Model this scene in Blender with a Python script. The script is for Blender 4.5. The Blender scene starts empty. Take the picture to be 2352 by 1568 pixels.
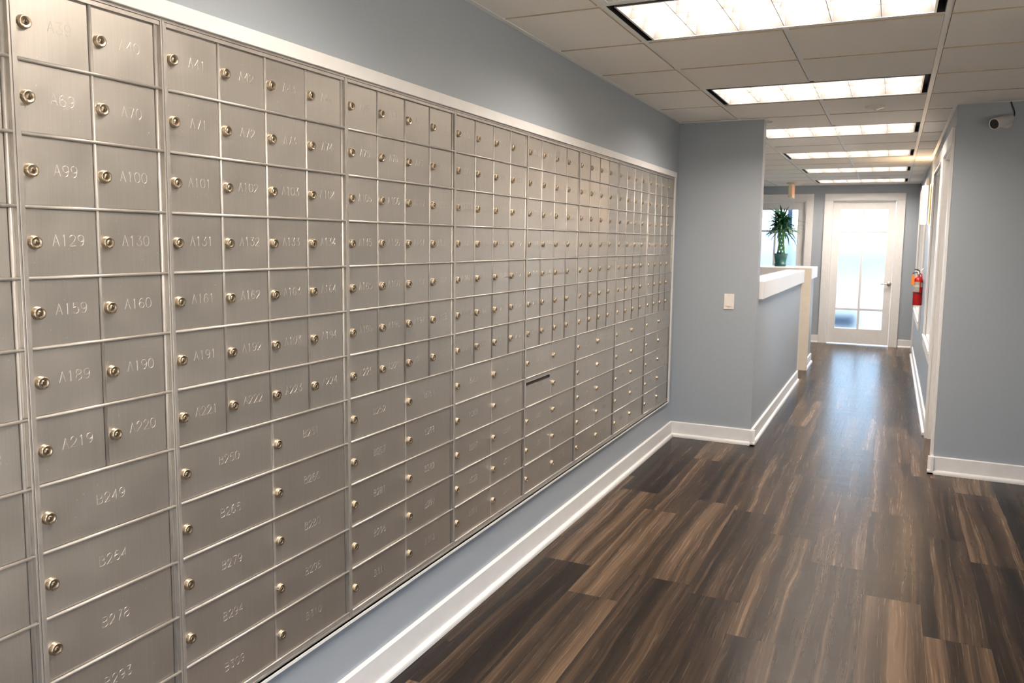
import bpy, bmesh, math, random
from mathutils import Matrix, Vector
random.seed(7)
S = bpy.context.scene
COL = S.collection
PI = math.pi

# ------------------------------------------------------------------ camera
YAW, PITCH, ROLL = 0.4409, -0.1058, 0.0123
cy_, sy_ = math.cos(YAW), math.sin(YAW)
fwd = Vector((-sy_*math.cos(PITCH), cy_*math.cos(PITCH), math.sin(PITCH)))
rt0 = Vector((cy_, sy_, 0)); up0 = rt0.cross(fwd)
rt = rt0*math.cos(ROLL) + up0*math.sin(ROLL)
up = -rt0*math.sin(ROLL) + up0*math.cos(ROLL)
cam_d = bpy.data.cameras.new('camera'); cam = bpy.data.objects.new('camera', cam_d); COL.objects.link(cam)
m = Matrix((( rt.x, up.x, -fwd.x), (rt.y, up.y, -fwd.y), (rt.z, up.z, -fwd.z))).to_4x4()
m.translation = Vector((1.5164, -0.4549, 1.5177)); cam.matrix_world = m
cam_d.sensor_width = 36.0; cam_d.lens = 1832.08/2352*36
cam_d.shift_x = -4.12/2352; cam_d.shift_y = -36.42/2352
cam_d.clip_start = 0.02; cam_d.clip_end = 200
cam_d.dof.use_dof = True; cam_d.dof.focus_distance = 2.6; cam_d.dof.aperture_fstop = 8.0
S.camera = cam

# ------------------------------------------------------------------ view + world
S.view_settings.view_transform = 'Standard'; S.view_settings.look = 'None'
S.view_settings.gamma = 1.0; S.view_settings.exposure = 0.0; S.view_settings.use_curve_mapping = False
SKY = 5.2          # daylight strength
TROFFER = 40.0      # strength of the recessed lights
WARM = (1.0, 0.87, 0.755)
w = bpy.data.worlds.new('daylight'); S.world = w; w.use_nodes = True
nt = w.node_tree; bg = nt.nodes['Background']
tc = nt.nodes.new('ShaderNodeTexCoord'); sp = nt.nodes.new('ShaderNodeSeparateXYZ')
cr = nt.nodes.new('ShaderNodeValToRGB')
nt.links.new(tc.outputs['Generated'], sp.inputs[0]); nt.links.new(sp.outputs['Z'], cr.inputs[0]); nt.links.new(cr.outputs[0], bg.inputs[0])
cr.color_ramp.elements[0].position = 0.0; cr.color_ramp.elements[0].color = (.10, .16, .26, 1)
cr.color_ramp.elements[1].position = 0.02; cr.color_ramp.elements[1].color = (.74, .87, 1.0, 1)
e = cr.color_ramp.elements.new(0.6); e.color = (.45, .68, 1.0, 1)
bg.inputs[1].default_value = SKY

sun_d = bpy.data.lights.new('sun', 'SUN'); sun_d.energy = 42.; sun_d.angle = .01; sun_d.color = (1., .86, .68)
sun = bpy.data.objects.new('sun', sun_d); COL.objects.link(sun); sun.location = (0, -8, 12)
sun.rotation_euler = (-.30, 0, 0)      # sun from beyond the end wall, added to bounce off paving onto ceiling
# ------------------------------------------------------------------ dimensions
H = 2.4258; G = 0.6096; G1 = 0.4415; R0 = 3.1903
YS = 5.684; XS = 0.6175; YE = 12.747; XR = 1.841; YF = 5.486
XL2 = -1.6; XLR = 4.2; YB = -3.0; XO = 5.0

# ------------------------------------------------------------------ materials
def mat(name, col=(.8, .8, .8), rough=.5, metal=0., spec=.5, emit=None, estr=0., alpha=1.):
    m = bpy.data.materials.new(name); m.use_nodes = True
    b = m.node_tree.nodes['Principled BSDF']
    b.inputs['Base Color'].default_value = (*col, 1); b.inputs['Roughness'].default_value = rough
    b.inputs['Metallic'].default_value = metal; b.inputs['Specular IOR Level'].default_value = spec
    if emit: b.inputs['Emission Color'].default_value = (*emit, 1); b.inputs['Emission Strength'].default_value = estr
    return m
def N(m, t, **kw):
    n = m.node_tree.nodes.new(t)
    for k, v in kw.items():
        if k in n.bl_rna.properties.keys() or hasattr(n, k):
            try: setattr(n, k, v); continue
            except Exception: pass
        n.inputs[k].default_value = v
    return n
def L(m, a, b): m.node_tree.links.new(a, b)
def bsdf(m): return m.node_tree.nodes['Principled BSDF']
def noisy(m, c1, c2, scale=(1, 1, 1), s=8., detail=4., bump=0., bdist=.002, coord='Object', rr=None):
    tcn = N(m, 'ShaderNodeTexCoord'); mp = N(m, 'ShaderNodeMapping'); mp.inputs['Scale'].default_value = scale
    nz = N(m, 'ShaderNodeTexNoise'); nz.inputs['Scale'].default_value = s; nz.inputs['Detail'].default_value = detail
    rp = N(m, 'ShaderNodeValToRGB'); rp.color_ramp.elements[0].color = (*c1, 1); rp.color_ramp.elements[1].color = (*c2, 1)
    rp.color_ramp.elements[0].position = .35; rp.color_ramp.elements[1].position = .65
    L(m, tcn.outputs[coord], mp.inputs[0]); L(m, mp.outputs[0], nz.inputs['Vector']); L(m, nz.outputs['Fac'], rp.inputs[0])
    L(m, rp.outputs[0], bsdf(m).inputs['Base Color'])
    if bump:
        b = N(m, 'ShaderNodeBump'); b.inputs['Strength'].default_value = bump; b.inputs['Distance'].default_value = bdist
        L(m, nz.outputs['Fac'], b.inputs['Height']); L(m, b.outputs[0], bsdf(m).inputs['Normal'])
    if rr:
        mr = N(m, 'ShaderNodeMapRange'); mr.inputs['To Min'].default_value = rr[0]; mr.inputs['To Max'].default_value = rr[1]
        L(m, nz.outputs['Fac'], mr.inputs['Value']); L(m, mr.outputs[0], bsdf(m).inputs['Roughness'])
    return nz
M = {}
M['wall'] = mat('blue grey wall paint', rough=.42, spec=.4)
noisy(M['wall'], (.325, .362, .402), (.337, .375, .416), s=160, detail=2, bump=.12, bdist=.0008)
M['white'] = mat('white trim paint', rough=.32)
noisy(M['white'], (.72, .712, .70), (.745, .737, .727), s=20, detail=2, bump=.03, bdist=.0008)
M['cream'] = mat('cream trim paint', rough=.4)
noisy(M['cream'], (.80, .73, .62), (.83, .76, .66), s=15, detail=2)
M['tile'] = mat('mineral ceiling tile', rough=.95, spec=.1)
noisy(M['tile'], (.84, .81, .76), (.89, .86, .81), s=260, detail=3, bump=.35, bdist=.001)
M['tile_edge'] = mat('raw edge of ceiling tile', (.45, .37, .25), .9, spec=.1)
M['grid'] = mat('ceiling grid enamel', rough=.45)
noisy(M['grid'], (.80, .81, .79), (.83, .84, .82), s=30, detail=1)
M['black'] = mat('black fixture slot', (.012, .012, .012), .6)
M['alu_edge'] = mat('aluminium fixture edge', (.62, .60, .56), .3, 1.)
M['louver'] = mat('satin louver', (.15, .145, .14), .35, .0)
M['lamp'] = mat('lit fluorescent panel', (.8, .8, .8), .5, emit=WARM, estr=TROFFER)
M['plastic'] = mat('white plastic', rough=.35)
noisy(M['plastic'], (.72, .68, .62), (.74, .70, .64), s=10, detail=1)
M['dark'] = mat('painted void shade', (.015, .012, .01), .8)  # near-black colour painted as the shade inside keyholes, mail slot and grille
M['lock'] = mat('nickel brass lock', rough=.28, metal=1.)
noisy(M['lock'], (.52, .43, .32), (.64, .55, .43), s=300, detail=2, bump=.15, bdist=.0003, rr=(.22, .38))
M['lock_plug'] = mat('worn lock plug', rough=.35, metal=1.)
noisy(M['lock_plug'], (.26, .20, .14), (.36, .29, .20), s=400, detail=2, rr=(.3, .5))
M['nickel'] = mat('satin nickel', (.50, .44, .36), .3, 1.)
# frame aluminium
M['frame'] = mat('mailbox frame aluminium', rough=.36, metal=.75)
noisy(M['frame'], (.56, .53, .49), (.63, .60, .56), scale=(1, 1, 1), s=25, detail=3, rr=(.30, .42))
M['bar'] = mat('polished divider aluminium', rough=.27, metal=.6)
noisy(M['bar'], (.42, .40, .37), (.48, .46, .43), s=30, detail=2, rr=(.44, .54))
def door_metal():
    m = mat('brushed aluminium door', rough=.42, metal=.88)
    b = bsdf(m)
    tcn = N(m, 'ShaderNodeTexCoord'); oi = N(m, 'ShaderNodeObjectInfo')
    add = N(m, 'ShaderNodeVectorMath', operation='ADD'); mul = N(m, 'ShaderNodeVectorMath', operation='SCALE'); mul.inputs['Scale'].default_value = 1
    cmb = N(m, 'ShaderNodeCombineXYZ'); mm = N(m, 'ShaderNodeMath', operation='MULTIPLY'); mm.inputs[1].default_value = 37.
    L(m, oi.outputs['Random'], mm.inputs[0])
    for i in range(3): L(m, mm.outputs[0], cmb.inputs[i])
    L(m, tcn.outputs['Object'], add.inputs[0]); L(m, cmb.outputs[0], add.inputs[1])
    mp = N(m, 'ShaderNodeMapping'); mp.inputs['Scale'].default_value = (1, 420, 5)
    n1 = N(m, 'ShaderNodeTexNoise'); n1.inputs['Scale'].default_value = 1.; n1.inputs['Detail'].default_value = 3
    L(m, add.outputs[0], mp.inputs[0]); L(m, mp.outputs[0], n1.inputs['Vector'])
    n2 = N(m, 'ShaderNodeTexNoise'); n2.inputs['Scale'].default_value = 14.; n2.inputs['Detail'].default_value = 4
    L(m, add.outputs[0], n2.inputs['Vector'])
    n3 = N(m, 'ShaderNodeTexNoise'); n3.inputs['Scale'].default_value = 190.; n3.inputs['Detail'].default_value = 1
    L(m, add.outputs[0], n3.inputs['Vector'])
    r = N(m, 'ShaderNodeValToRGB'); r.color_ramp.elements[0].color = (.57, .54, .495, 1); r.color_ramp.elements[1].color = (.61, .58, .535, 1)
    r.color_ramp.elements[0].position = .3; r.color_ramp.elements[1].position = .7
    L(m, n1.outputs['Fac'], r.inputs[0])
    hv = N(m, 'ShaderNodeHueSaturation'); mv = N(m, 'ShaderNodeMapRange'); mv.inputs['To Min'].default_value = .95; mv.inputs['To Max'].default_value = 1.05
    L(m, oi.outputs['Random'], mv.inputs['Value']); L(m, mv.outputs[0], hv.inputs['Value']); L(m, r.outputs[0], hv.inputs['Color'])
    # pale specks
    sr = N(m, 'ShaderNodeValToRGB'); sr.color_ramp.elements[0].position = .77; sr.color_ramp.elements[1].position = .80
    L(m, n3.outputs['Fac'], sr.inputs[0])
    mx = N(m, 'ShaderNodeMixRGB'); mx.inputs['Color2'].default_value = (.85, .82, .78, 1)
    L(m, sr.outputs[0], mx.inputs['Fac']); L(m, hv.outputs[0], mx.inputs['Color1']); L(m, mx.outputs[0], b.inputs['Base Color'])
    rr = N(m, 'ShaderNodeMapRange'); rr.inputs['To Min'].default_value = .31; rr.inputs['To Max'].default_value = .46
    L(m, n2.outputs['Fac'], rr.inputs['Value']); L(m, rr.outputs[0], b.inputs['Roughness'])
    bp = N(m, 'ShaderNodeBump'); bp.inputs['Strength'].default_value = .12; bp.inputs['Distance'].default_value = .0002
    L(m, n1.outputs['Fac'], bp.inputs['Height'])
    bp2 = N(m, 'ShaderNodeBump'); bp2.inputs['Strength'].default_value = .25; bp2.inputs['Distance'].default_value = .0012
    L(m, n2.outputs['Fac'], bp2.inputs['Height']); L(m, bp.outputs[0], bp2.inputs['Normal'])
    L(m, bp2.outputs[0], b.inputs['Normal'])
    return m
M['door'] = door_metal()
M['engrave'] = mat('engraved stroke', (.50, .47, .43), .40, .9)

def glass(name, rough, tint=(.93, .97, 1.), transp=.35):
    m = bpy.data.materials.new(name); m.use_nodes = True; t = m.node_tree; t.nodes.clear()
    o = t.nodes.new('ShaderNodeOutputMaterial'); mx = t.nodes.new('ShaderNodeMixShader'); tr = t.nodes.new('ShaderNodeBsdfTransparent')
    rf = t.nodes.new('ShaderNodeBsdfRefraction'); rf.inputs['Roughness'].default_value = rough; rf.inputs['IOR'].default_value = 1.45 if rough else 1.0
    rf.inputs['Color'].default_value = (*tint, 1); tr.inputs[0].default_value = (*tint, 1)
    gl = t.nodes.new('ShaderNodeBsdfGlossy'); gl.inputs['Roughness'].default_value = max(rough*.6, .03); mx2 = t.nodes.new('ShaderNodeMixShader')
    fr = t.nodes.new('ShaderNodeFresnel'); fr.inputs[0].default_value = 1.4
    nz = t.nodes.new('ShaderNodeTexNoise'); nz.inputs['Scale'].default_value = 60; bp = t.nodes.new('ShaderNodeBump'); bp.inputs['Strength'].default_value = .05 if rough else 0.
    t.links.new(nz.outputs['Fac'], bp.inputs['Height']); t.links.new(bp.outputs[0], rf.inputs['Normal'])
    mx.inputs[0].default_value = 1-transp
    t.links.new(tr.outputs[0], mx.inputs[1]); t.links.new(rf.outputs[0], mx.inputs[2])
    t.links.new(fr.outputs[0], mx2.inputs[0]); t.links.new(mx.outputs[0], mx2.inputs[1]); t.links.new(gl.outputs[0], mx2.inputs[2]); t.links.new(mx2.outputs[0], o.inputs[0])
    return m
M['frost'] = glass('frosted glass', .22, (.88, .95, 1.), .04)
M['clear'] = glass('clear glass', 0., (.97, .99, 1.), .98)
M['pot'] = mat('dark teal plastic pot', (.015, .10, .10), .35)
M['leaf'] = mat('green leaf', rough=.45)
noisy(M['leaf'], (.02, .10, .05), (.04, .17, .07), s=20, detail=2)
M['stalk'] = mat('bamboo stalk', rough=.45)
noisy(M['stalk'], (.05, .18, .06), (.12, .30, .10), scale=(1, 1, 6), s=12, detail=2)
M['soil'] = mat('potting pebbles', rough=.9)
noisy(M['soil'], (.10, .08, .06), (.22, .18, .13), s=60, detail=3, bump=.6, bdist=.004)
M['red'] = mat('red enamel', rough=.25)
noisy(M['red'], (.42, .008, .010), (.47, .012, .014), s=12, detail=1)
M['label'] = mat('grey printed label', rough=.4)
noisy(M['label'], (.30, .31, .30), (.42, .43, .41), scale=(1, 1, 5), s=30, detail=2)
M['labelw'] = mat('pale printed label', (.62, .60, .56), .4)
M['orange'] = mat('orange tag card', (.95, .27, .02), .6)
M['blackp'] = mat('black rubber', (.015, .015, .016), .4)
M['chrome'] = mat('chrome', (.75, .75, .75), .15, 1.)
M['brass'] = mat('aged gold metal', (.72, .50, .22), .3, 1.)
M['beige'] = mat('beige sign housing', (.66, .55, .36), .5)
M['exitred'] = mat('red sign letters', (.8, .06, .03), .5, emit=(1, .16, .06), estr=.7)
M['shade'] = mat('glowing frosted shade', (.95, .9, .8), .4, emit=(1., .80, .52), estr=2.2)
M['lens'] = mat('camera lens glass', (.008, .008, .01), .08)
M['bullet'] = mat('off white camera shell', (.62, .60, .57), .4)
M['asphalt'] = mat('outdoor paving', rough=.8)
noisy(M['asphalt'], (.034, .050, .072), (.046, .067, .095), s=3, detail=4)
M['paving'] = mat('pale concrete bounce paving', (.62, .58, .52), .9)  # unseen ground, made pale to bounce sunlight up to the ceiling
M['lowwall'] = mat('slate blue wall', (.05, .08, .12), .8)
M['bluepost'] = mat('blue painted post', (.02, .05, .14), .5)
M['office_wall'] = mat('pale office wall', rough=.6)
noisy(M['office_wall'], (.60, .62, .62), (.63, .65, .65), s=40, detail=1)

def floor_mat():
    m = mat('wood look vinyl plank', rough=.3, spec=.12); b = bsdf(m)
    at = N(m, 'ShaderNodeAttribute', attribute_name='plank'); uv = N(m, 'ShaderNodeUVMap', uv_map='UVMap')
    sx = N(m, 'ShaderNodeSeparateXYZ'); L(m, uv.outputs[0], sx.inputs[0])       # u across in m, v along in m
    sc = N(m, 'ShaderNodeSeparateColor'); L(m, at.outputs['Color'], sc.inputs[0])
    def math_(op, a, b_, c=None):
        n = N(m, 'ShaderNodeMath', operation=op)
        for i, v in enumerate((a, b_, c)):
            if v is None: continue
            if isinstance(v, (int, float)): n.inputs[i].default_value = v
            else: L(m, v, n.inputs[i])
        return n.outputs[0]
    cmb = N(m, 'ShaderNodeCombineXYZ')
    L(m, math_('ADD', sx.outputs[0], math_('MULTIPLY', sc.outputs['Red'], 31.)), cmb.inputs[0])
    L(m, math_('ADD', sx.outputs[1], math_('MULTIPLY', sc.outputs['Green'], 17.)), cmb.inputs[1])
    # slow waviness, then long streaks
    mpw = N(m, 'ShaderNodeMapping'); mpw.inputs['Scale'].default_value = (3, .9, 1); L(m, cmb.outputs[0], mpw.inputs[0])
    nw = N(m, 'ShaderNodeTexNoise'); nw.inputs['Scale'].default_value = 1.; nw.inputs['Detail'].default_value = 2; L(m, mpw.outputs[0], nw.inputs['Vector'])
    wob = N(m, 'ShaderNodeCombineXYZ'); L(m, math_('MULTIPLY', math_('SUBTRACT', nw.outputs['Fac'], .5), .075), wob.inputs[0])
    vadd = N(m, 'ShaderNodeVectorMath', operation='ADD'); L(m, cmb.outputs[0], vadd.inputs[0]); L(m, wob.outputs[0], vadd.inputs[1])
    mp1 = N(m, 'ShaderNodeMapping'); mp1.inputs['Scale'].default_value = (13, .24, 1); L(m, vadd.outputs[0], mp1.inputs[0])
    n1 = N(m, 'ShaderNodeTexNoise'); n1.inputs['Scale'].default_value = 1.; n1.inputs['Detail'].default_value = 2.5; n1.inputs['Roughness'].default_value = .55; L(m, mp1.outputs[0], n1.inputs['Vector'])
    mp2 = N(m, 'ShaderNodeMapping'); mp2.inputs['Scale'].default_value = (130, 2.2, 1); L(m, vadd.outputs[0], mp2.inputs[0])
    n2 = N(m, 'ShaderNodeTexNoise'); n2.inputs['Scale'].default_value = 1.; n2.inputs['Detail'].default_value = 4; L(m, mp2.outputs[0], n2.inputs['Vector'])
    mp3 = N(m, 'ShaderNodeMapping'); mp3.inputs['Scale'].default_value = (500, 14, 1); L(m, vadd.outputs[0], mp3.inputs[0])
    n3 = N(m, 'ShaderNodeTexNoise'); n3.inputs['Scale'].default_value = 1.; n3.inputs['Detail'].default_value = 2; L(m, mp3.outputs[0], n3.inputs['Vector'])
    f = math_('ADD', math_('MULTIPLY', math_('SUBTRACT', n1.outputs['Fac'], .5), 2.3), math_('MULTIPLY', math_('SUBTRACT', sc.outputs['Blue'], .5), .62))
    f = math_('ADD', f, math_('MULTIPLY', math_('SUBTRACT', n2.outputs['Fac'], .5), .6))
    mpv = N(m, 'ShaderNodeMapping'); mpv.inputs['Scale'].default_value = (30, .26, 1); mpv.inputs['Location'].default_value = (3.3, 9.1, 0); L(m, vadd.outputs[0], mpv.inputs[0])
    nv = N(m, 'ShaderNodeTexNoise'); nv.inputs['Scale'].default_value = 1.; nv.inputs['Detail'].default_value = 1; L(m, mpv.outputs[0], nv.inputs['Vector'])
    vein = N(m, 'ShaderNodeMapRange', interpolation_type='SMOOTHSTEP'); vein.inputs['From Min'].default_value = .60; vein.inputs['From Max'].default_value = .70; L(m, nv.outputs['Fac'], vein.inputs['Value']); vein = vein.outputs[0]
    f = math_('ADD', f, math_('MULTIPLY', vein, .34))
    f = math_('ADD', f, .44)
    f = math_('ADD', f, math_('MULTIPLY', math_('SUBTRACT', n3.outputs['Fac'], .5), .22))
    r = N(m, 'ShaderNodeValToRGB'); L(m, f, r.inputs[0])
    cs = [(0., (.011, .0085, .007)), (.28, (.020, .0140, .0105)), (.5, (.037, .0245, .016)), (.72, (.063, .041, .026)), (1., (.125, .082, .052))]
    el = r.color_ramp.elements; el[0].position = cs[0][0]; el[0].color = (*cs[0][1], 1); el[1].position = 1.; el[1].color = (*cs[-1][1], 1)
    for p, c in cs[1:-1]: q = el.new(p); q.color = (*c, 1)
    # joints
    PW, PL = .2325, 1.21
    du = math_('MINIMUM', sx.outputs[0], math_('SUBTRACT', PW, sx.outputs[0])); dv = math_('MINIMUM', sx.outputs[1], math_('SUBTRACT', PL, sx.outputs[1]))
    d = math_('MINIMUM', du, dv); j = math_('LESS_THAN', d, .0007)
    mx = N(m, 'ShaderNodeMixRGB'); mx.inputs['Color2'].default_value = (.012, .010, .009, 1); L(m, j, mx.inputs['Fac']); L(m, r.outputs[0], mx.inputs['Color1'])
    L(m, mx.outputs[0], b.inputs['Base Color'])
    # gentle unevenness across the sheet so reflections ripple
    tcn = N(m, 'ShaderNodeTexCoord'); mp4 = N(m, 'ShaderNodeMapping'); mp4.inputs['Scale'].default_value = (1.2, 6., 1); L(m, tcn.outputs['Object'], mp4.inputs[0])
    n4 = N(m, 'ShaderNodeTexNoise'); n4.inputs['Scale'].default_value = 1.5; n4.inputs['Detail'].default_value = 3; L(m, mp4.outputs[0], n4.inputs['Vector'])
    b4 = N(m, 'ShaderNodeBump'); b4.inputs['Strength'].default_value = .35; b4.inputs['Distance'].default_value = .004; L(m, n4.outputs['Fac'], b4.inputs['Height'])
    b3 = N(m, 'ShaderNodeBump'); b3.inputs['Strength'].default_value = .3; b3.inputs['Distance'].default_value = .0005; L(m, n2.outputs['Fac'], b3.inputs['Height']); L(m, b4.outputs[0], b3.inputs['Normal'])
    L(m, b3.outputs[0], b.inputs['Normal'])
    rr = N(m, 'ShaderNodeMapRange'); rr.inputs['To Min'].default_value = .20; rr.inputs['To Max'].default_value = .32; L(m, n2.outputs['Fac'], rr.inputs['Value']); L(m, rr.outputs[0], b.inputs['Roughness'])
    return m
M['floor'] = floor_mat()

# ------------------------------------------------------------------ mesh builder
class MB:
    def __init__(s): s.v = []; s.f = []; s.mi = []; s.mats = []; s.sm = []
    def mid(s, m):
        m = M[m] if isinstance(m, str) else m
        if m not in s.mats: s.mats.append(m)
        return s.mats.index(m)
    def quad(s, pts, m, smooth=False):
        i = len(s.v); s.v += [tuple(p) for p in pts]; s.f.append(tuple(range(i, i+len(pts)))); s.mi.append(s.mid(m)); s.sm.append(smooth)
    def box(s, x0, x1, y0, y1, z0, z1, m, side=None):
        i = len(s.v); a = s.mid(m); b = s.mid(side) if side else a
        s.v += [(x, y, z) for z in (z0, z1) for y in (y0, y1) for x in (x0, x1)]
        for f, k in (((0, 2, 3, 1), a), ((4, 5, 7, 6), a), ((0, 1, 5, 4), b), ((2, 6, 7, 3), b), ((0, 4, 6, 2), b), ((1, 3, 7, 5), b)):
            s.f.append(tuple(i+q for q in f)); s.mi.append(k); s.sm.append(False)
    def tube(s, pts, r, m, seg=10, caps=True, closed=False):
        pts = [Vector(p) for p in pts]; n = len(pts); k = s.mid(m); rr = r if isinstance(r, (list, tuple)) else [r]*n
        prev = None; rings = []
        for i, p in enumerate(pts):
            t = (pts[(i+1) % n]-pts[i-1]) if closed else (pts[min(i+1, n-1)]-pts[max(i-1, 0)])
            t.normalize()
            if prev is None:
                a = Vector((0, 0, 1)) if abs(t.z) < .9 else Vector((1, 0, 0)); u = t.cross(a).normalized()
            else: u = (prev - t*prev.dot(t)).normalized()
            prev = u; v = t.cross(u); base = len(s.v)
            for q in range(seg):
                an = 2*PI*q/seg; s.v.append(tuple(p+(u*math.cos(an)+v*math.sin(an))*rr[i]))
            rings.append(base)
        for i in range(n if closed else n-1):
            a, b = rings[i], rings[(i+1) % n]
            for q in range(seg):
                s.f.append((a+q, a+(q+1) % seg, b+(q+1) % seg, b+q)); s.mi.append(k); s.sm.append(True)
        if caps and not closed:
            s.f.append(tuple(rings[0]+q for q in range(seg))[::-1]); s.mi.append(k); s.sm.append(False)
            s.f.append(tuple(rings[-1]+q for q in range(seg))); s.mi.append(k); s.sm.append(False)
    def lathe(s, prof, origin, axis, m, seg=24, cap0=True, cap1=True, smooth=True):
        """prof: list of (r, h) along axis"""
        o = Vector(origin); t = Vector(axis).normalized(); a = Vector((0, 0, 1)) if abs(t.z) < .9 else Vector((0, 1, 0))
        u = t.cross(a).normalized(); v = t.cross(u); rings = []
        ms = m if isinstance(m, list) else [m]*(len(prof))
        for r, h in prof:
            rings.append(len(s.v))
            for q in range(seg):
                an = 2*PI*q/seg; s.v.append(tuple(o+t*h+(u*math.cos(an)+v*math.sin(an))*r))
        for i in range(len(prof)-1):
            a_, b_ = rings[i], rings[i+1]
            for q in range(seg):
                s.f.append((a_+q, a_+(q+1) % seg, b_+(q+1) % seg, b_+q)); s.mi.append(s.mid(ms[i])); s.sm.append(smooth)
        if cap0: s.f.append(tuple(rings[0]+q for q in range(seg))[::-1]); s.mi.append(s.mid(ms[0])); s.sm.append(False)
        if cap1: s.f.append(tuple(rings[-1]+q for q in range(seg))); s.mi.append(s.mid(ms[-1])); s.sm.append(False)
    def mesh(s, name):
        me = bpy.data.meshes.new(name); me.from_pydata(s.v, [], s.f)
        for mm in s.mats: me.materials.append(mm)
        for p, k, q in zip(me.polygons, s.mi, s.sm): p.material_index = k; p.use_smooth = q
        bm = bmesh.new(); bm.from_mesh(me); bmesh.ops.recalc_face_normals(bm, faces=bm.faces); bm.to_mesh(me); bm.free()
        me.update(); return me
    def build(s, name, parent=None, bevel=0., origin=None):
        if origin:
            ox, oy, oz = origin; s.v = [(x-ox, y-oy, z-oz) for x, y, z in s.v]
        o = bpy.data.objects.new(name, s.mesh(name)); COL.objects.link(o)
        if origin: o.location = origin
        if parent is not None:
            o.parent = parent
            if origin is None: pass
            o.matrix_parent_inverse = Matrix.Identity(4)
        if bevel:
            b = o.modifiers.new('bevel', 'BEVEL'); b.width = bevel; b.segments = 2; b.limit_method = 'ANGLE'; b.angle_limit = .6
        return o
def tag(o, label=None, cat=None, group=None, kind=None):
    if label: o['label'] = label
    if cat: o['category'] = cat
    if group: o['group'] = group
    if kind: o['kind'] = kind
    return o
def empty(name, loc, label, cat, group=None):
    o = bpy.data.objects.new(name, None); o.empty_display_size = .05; COL.objects.link(o); o.location = loc
    return tag(o, label, cat, group)
def part(mb, name, parent, bevel=0., label=None):
    """mb in world coordinates, parent is an Empty or mesh with only a translation"""
    w_ = Vector((0, 0, 0)); p = parent
    while p is not None: w_ += Vector(p.location); p = p.parent
    mb.v = [(x-w_.x, y-w_.y, z-w_.z) for x, y, z in mb.v]
    o = mb.build(name, parent, bevel)
    if label: o['label'] = label
    return o
def struct(mb, name, label=None, bevel=0., cat=None):
    o = mb.build(name, None, bevel); tag(o, label, cat, kind='structure'); return o

# ------------------------------------------------------------------ floor
def build_floor():
    PW, PL = .2325, 1.21; x_off = .08
    offs = {0: 2.98, 1: 2.68, 2: 2.98, 3: 2.90, 4: 2.60, 5: 3.51, 6: 3.23, 7: 2.93, 8: 3.86, 9: 3.54, -1: 2.06}
    tone = {(1, 0): .3, (2, -1): .85, (2, 0): .15, (3, 0): .8, (4, -1): .75, (5, 0): .7, (6, 0): .25}
    rnd = random.Random(11); V = []; F = []; UV = []; C = []
    x0, x1, y0, y1 = -1.72, XO+.12, YB-.12, YE+.12
    k = math.floor((x0-x_off)/PW)
    while x_off+k*PW < x1:
        off = offs.get(k, rnd.random()*PL); xa = x_off+k*PW
        j = math.floor((y0-off)/PL)
        while off+j*PL < y1:
            ya = off+j*PL; a, b = max(xa, x0), min(xa+PW, x1); c, d = max(ya, y0), min(ya+PL, y1)
            if b > a and d > c:
                i = len(V); V += [(a, c, 0), (b, c, 0), (b, d, 0), (a, d, 0)]; F.append((i, i+1, i+2, i+3))
                col = (rnd.random(), rnd.random(), rnd.random(), 1)
                UV += [(a-xa, c-ya), (b-xa, c-ya), (b-xa, d-ya), (a-xa, d-ya)]; C += [col]*4
            j += 1
        k += 1
    me = bpy.data.meshes.new('floor'); me.from_pydata(V, [], F)
    me.materials.append(M['floor']); me.uv_layers.new(name='UVMap'); me.color_attributes.new('plank', 'FLOAT_COLOR', 'CORNER')
    me.uv_layers['UVMap'].data.foreach_set('uv', [q for u in UV for q in u]); me.attributes['plank'].data.foreach_set('color', [q for c in C for q in c])
    o = bpy.data.objects.new('floor', me); COL.objects.link(o)
    tag(o, 'dark brown wood look plank floor running down the corridor', kind='structure')
build_floor()

# ------------------------------------------------------------------ walls
WT = H+.03
def wall(name, boxes, label=None, m='wall'):
    b = MB()
    for q in boxes: b.box(*q, m)
    return struct(b, name, label)
wall('wall_left', [(-.12, 0, YB, YS, 0, WT)], 'blue grey wall behind the mailboxes')
wall('wall_partition', [(XL2-.12, XS, YS, YS+.115, 0, WT)], 'blue grey full height wall stub with light switch')
wall('wall_office', [(XL2-.12, XL2, YS+.115, YE, 0, WT)], None)
D1 = (.636, 1.542, 2.19); DS = 1.276
wall('wall_end', [(XL2-.12, D1[0]-DS, YE, YE+.12, 0, WT), (D1[1]-DS, D1[0], YE, YE+.12, 0, WT), (D1[1], XO+.12, YE, YE+.12, 0, WT),
                  (D1[0]-DS, D1[1]-DS, YE, YE+.12, D1[2], WT), (D1[0], D1[1], YE, YE+.12, D1[2], WT)], 'blue grey end wall with two glazed doors')
WIN = [(6.85, 8.10, .66), (9.88, 12.05, .64)]; DR = (5.625, 6.56)
ZT = 2.19
bx = []; XRo = XR+.12
ys = [5.606, DR[0], DR[1], WIN[0][0], WIN[0][1], WIN[1][0], WIN[1][1], YE]
for a, b in ((ys[0], ys[1]), (ys[2], ys[3]), (ys[4], ys[5]), (ys[6], ys[7])): bx.append((XR, XRo, a, b, 0, WT))
for a, b in ((ys[1], ys[2]), (ys[3], ys[4]), (ys[5], ys[6])): bx.append((XR, XRo, a, b, ZT, WT))
for a, b, z in WIN: bx.append((XR, XRo, a, b, 0, z))
wall('wall_right', bx, 'corridor right wall with doorway and windows')
wall('wall_facing', [(XR, XLR, YF, 5.606, 0, WT)], 'blue grey wall carrying the security camera')
WL = (-2.2, 1.2, .12, 1.7)
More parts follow.
